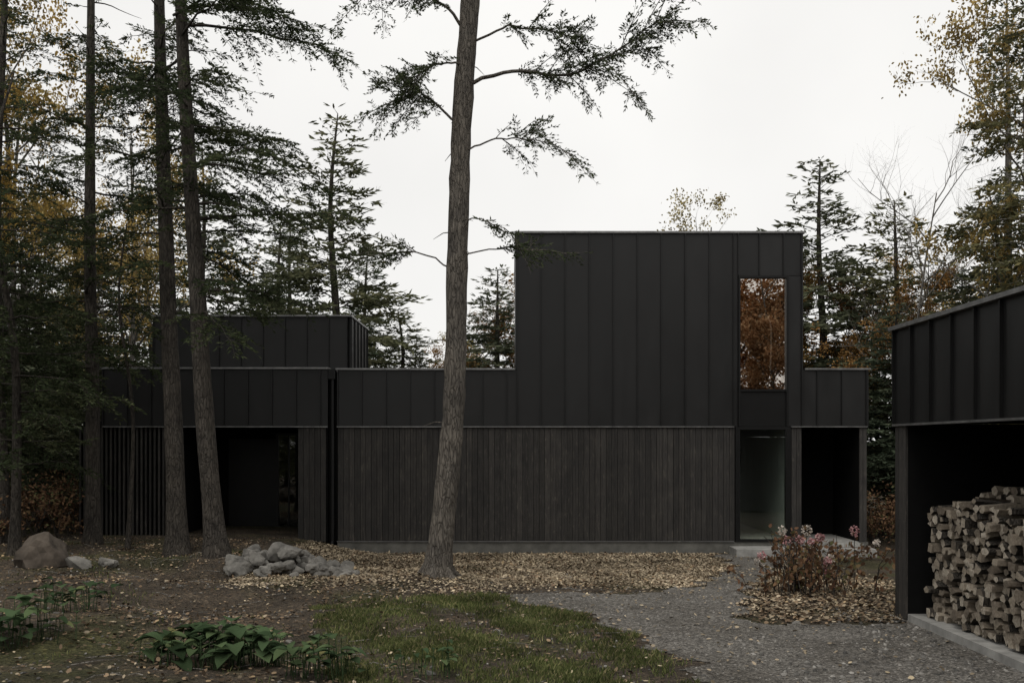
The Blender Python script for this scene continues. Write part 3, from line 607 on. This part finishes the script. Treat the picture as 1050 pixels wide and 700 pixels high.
for i in range(26):
    bx=rng.uniform(5.7,7.9); by=21.2+rng.normal()*.2; z0=hz(bx,by); tip=np.array([bx+rng.normal()*.12,by,z0+rng.uniform(.15,.42)]); tube(mb,[(bx,by,z0),(bx,by,z0+.15),tip],[.005,.004,.003],3,0,.5)
    m=14; diamonds(lb,np.array([bx,by,z0+.18])+rng.normal(size=(m,3))*.09,rng.normal(size=(m,3)),.09,.05,0,hexa=True)
    if i%5==0: m=50; diamonds(bw,norm(rng.normal(size=(m,3)))*.06+tip,rng.normal(size=(m,3)),.045,.04,0)
mb.build('stems',[M['barkd']],e); lb.build('leaves',[M['hydleaf']],e); bw.build('blooms',[M['bloomw']],e)
# ------------------------------------------------------------------ broad-leaf plants
def broad(name,cx,cy,rad,n,L):
    e=empty(name,(0,0,0)); mb=MB(); lb=MB()
    for i in range(n):
        a=rng.uniform(0,6.28); r=rad*math.sqrt(rng.random()); bx,by=cx+r*math.cos(a),cy+r*math.sin(a)*.7; z0=hz(bx,by); h=rng.uniform(.12,.42)*(1.2-.5*r/rad)
        az=rng.uniform(0,6.28); d=np.array([math.cos(az),math.sin(az),0]); s=np.array([-d[1],d[0],0]); top_=np.array([bx,by,z0+h])
        tube(mb,[(bx-d[0]*.03,by-d[1]*.03,z0),top_],[.005,.004],4,0,.5)
        l=L*rng.uniform(.6,1.2); w=l*.38; u=np.linspace(0,1,7); wd=w*np.sin(np.pi*u**.8)**.8; zc=.3*l*u-.6*l*u**2*rng.uniform(.3,1.2)
        c=top_+d*(l*u)[:,None]+np.array([0,0,1.])*zc[:,None]; up=np.array([0,0,.35])
        V=np.concatenate([c,c+s*wd[:,None]+up*wd[:,None],c-s*wd[:,None]+up*wd[:,None]])
        Fq=[[j,j+1,7+j+1,7+j] for j in range(6)]+[[j+1,j,14+j,14+j+1] for j in range(6)]
        lb.add(V,Fq,0,rng.random()*(.95 if i%12 else 1.05))
    mb.build('stems',[M['broad']],e); lb.build('leaves',[M['broad']],e,True)
broad('leafy_plant',-2.95,10.0,.75,150,.23); broad('leafy_plant',-5.2,10.6,.6,60,.2); broad('leafy_plant',-1.75,9.4,.4,50,.17); broad('leafy_plant',-5.4,12.2,.5,36,.16); broad('leafy_plant',-.8,9.5,.3,18,.12)
# ------------------------------------------------------------------ rocks
import bmesh
from mathutils import noise as mn
def rock(mb,c,s,seed,mat=0):
    bm=bmesh.new(); bmesh.ops.create_icosphere(bm,subdivisions=3,radius=1); V=[]
    rr=random.Random(seed); axs=[Vector((rr.uniform(-1,1),rr.uniform(-1,1),rr.uniform(-.3,1))).normalized() for _ in range(8)]; lims=[rr.uniform(.5,.8) for _ in axs]
    for v in bm.verts:
        p=v.co.copy(); q=p*1.1+Vector((seed*7.3,seed*1.7,0)); n=mn.noise(q)*.45+mn.noise(q*2.7)*.15
        p=p*(1+n)
        for ax,lim in zip(axs,lims):
            dd=p.dot(ax)
            if dd>lim: p-=ax*(dd-lim)*.92
        p*=1+.05*mn.noise(q*6)
        V.append((c[0]+p.x*s[0],c[1]+p.y*s[1],c[2]+p.z*s[2]))
    Fi=[[v.index for v in f.verts] for f in bm.faces]; bm.free(); mb.add(V,Fi,mat,.5)
mb=MB()
for i in range(74):
    u=rng.random(); x_=-4.85+u*2.1; y_=17.4+rng.normal()*.34; sz=rng.uniform(.08,.2); lay=rng.random()*.38*math.sin(math.pi*u)*max(0,1-abs(y_-17.4))
    rock(mb,(x_,y_,hz(x_,y_)+sz*.35+lay),(sz*rng.uniform(.9,1.35),sz,sz*rng.uniform(.7,1.05)),i)
mb.build('rock_pile',[M['rock']])
mb=MB(); rock(mb,(-7.75,16.5,hz(-7.75,16.5)+.14),(.46,.38,.44),3); mb.build('boulder',[M['rockb']])
mb=MB(); rock(mb,(-7.1,16.3,hz(-7.1,16.3)+.05),(.24,.18,.15),9); rock(mb,(-6.75,16.6,hz(-6.75,16.6)+.05),(.18,.14,.12),12); mb.build('stones',[M['rock']])
mb=MB()
for i in range(26):
    x_=rng.uniform(-10,3.5);y_=rng.uniform(9,20); sz=rng.uniform(.02,.06); rock(mb,(x_,y_,hz(x_,y_)+sz*.2),(sz*1.3,sz,sz*.7),i+80)
mb.build('stones',[M['rock']])
mb=MB()
for i in range(420):
    x_=rng.uniform(-11,1);y_=rng.uniform(8,21); a=rng.uniform(0,6.28); L=rng.uniform(.08,.5); z0=hz(x_,y_)+.015
    tube(mb,[(x_,y_,z0),(x_+L*.5*math.cos(a),y_+L*.5*math.sin(a),z0+.015),(x_+L*math.cos(a+.3),y_+L*math.sin(a+.3),hz(x_+L*math.cos(a+.3),y_+L*math.sin(a+.3))+.01)],[.006,.005,.002],4,0,.5)
mb.build('fallen_twigs',[M['barkg']])
# ------------------------------------------------------------------ light
w=bpy.data.worlds.new("World"); scene.world=w; w.use_nodes=True; nt=w.node_tree; nt.nodes.clear()
out=nt.nodes.new('ShaderNodeOutputWorld'); bg=nt.nodes.new('ShaderNodeBackground'); bg.inputs[1].default_value=.131
sky=nt.nodes.new('ShaderNodeTexSky'); sky.sky_type='NISHITA'; sky.sun_disc=False; sky.sun_elevation=math.radians(60); sky.sun_rotation=math.radians(200)
hs=N(nt,'ShaderNodeHueSaturation',Saturation=.12,Value=1.0); nt.links.new(sky.outputs[0],hs.inputs['Color'])
tc=nt.nodes.new('ShaderNodeTexCoord'); nz=noise(nt,tc.outputs['Generated'],1.6,5,.5)
cl=ramp(nt,[(.3,(6.3,6.22,6.08)),(.7,(8.1,8.0,7.78))],nz)
c=mixc(nt,hs.outputs[0],cl.outputs[0],.87); nt.links.new(c,bg.inputs[0]); nt.links.new(bg.outputs[0],out.inputs[0])
sl=bpy.data.lights.new('sun','SUN'); sl.energy=1.5; sl.angle=math.radians(35); sl.color=(1,.96,.9); so=bpy.data.objects.new('sun',sl); scene.collection.objects.link(so)
el,az=math.radians(60),math.radians(200)
dv=Vector((math.sin(az)*math.cos(el),math.cos(az)*math.cos(el),math.sin(el))); so.rotation_euler=dv.to_track_quat('Z','Y').to_euler(); so.location=(0,0,30)
cam=bpy.data.cameras.new('camera'); co=bpy.data.objects.new('camera',cam); scene.collection.objects.link(co); scene.camera=co
co.location=(0,0,2.2); co.rotation_euler=(math.radians(90),0,0); cam.lens=35; cam.sensor_width=36; cam.shift_y=.101; cam.clip_end=2000
scene.view_settings.view_transform='Standard'; scene.view_settings.look='None'; scene.view_settings.exposure=0
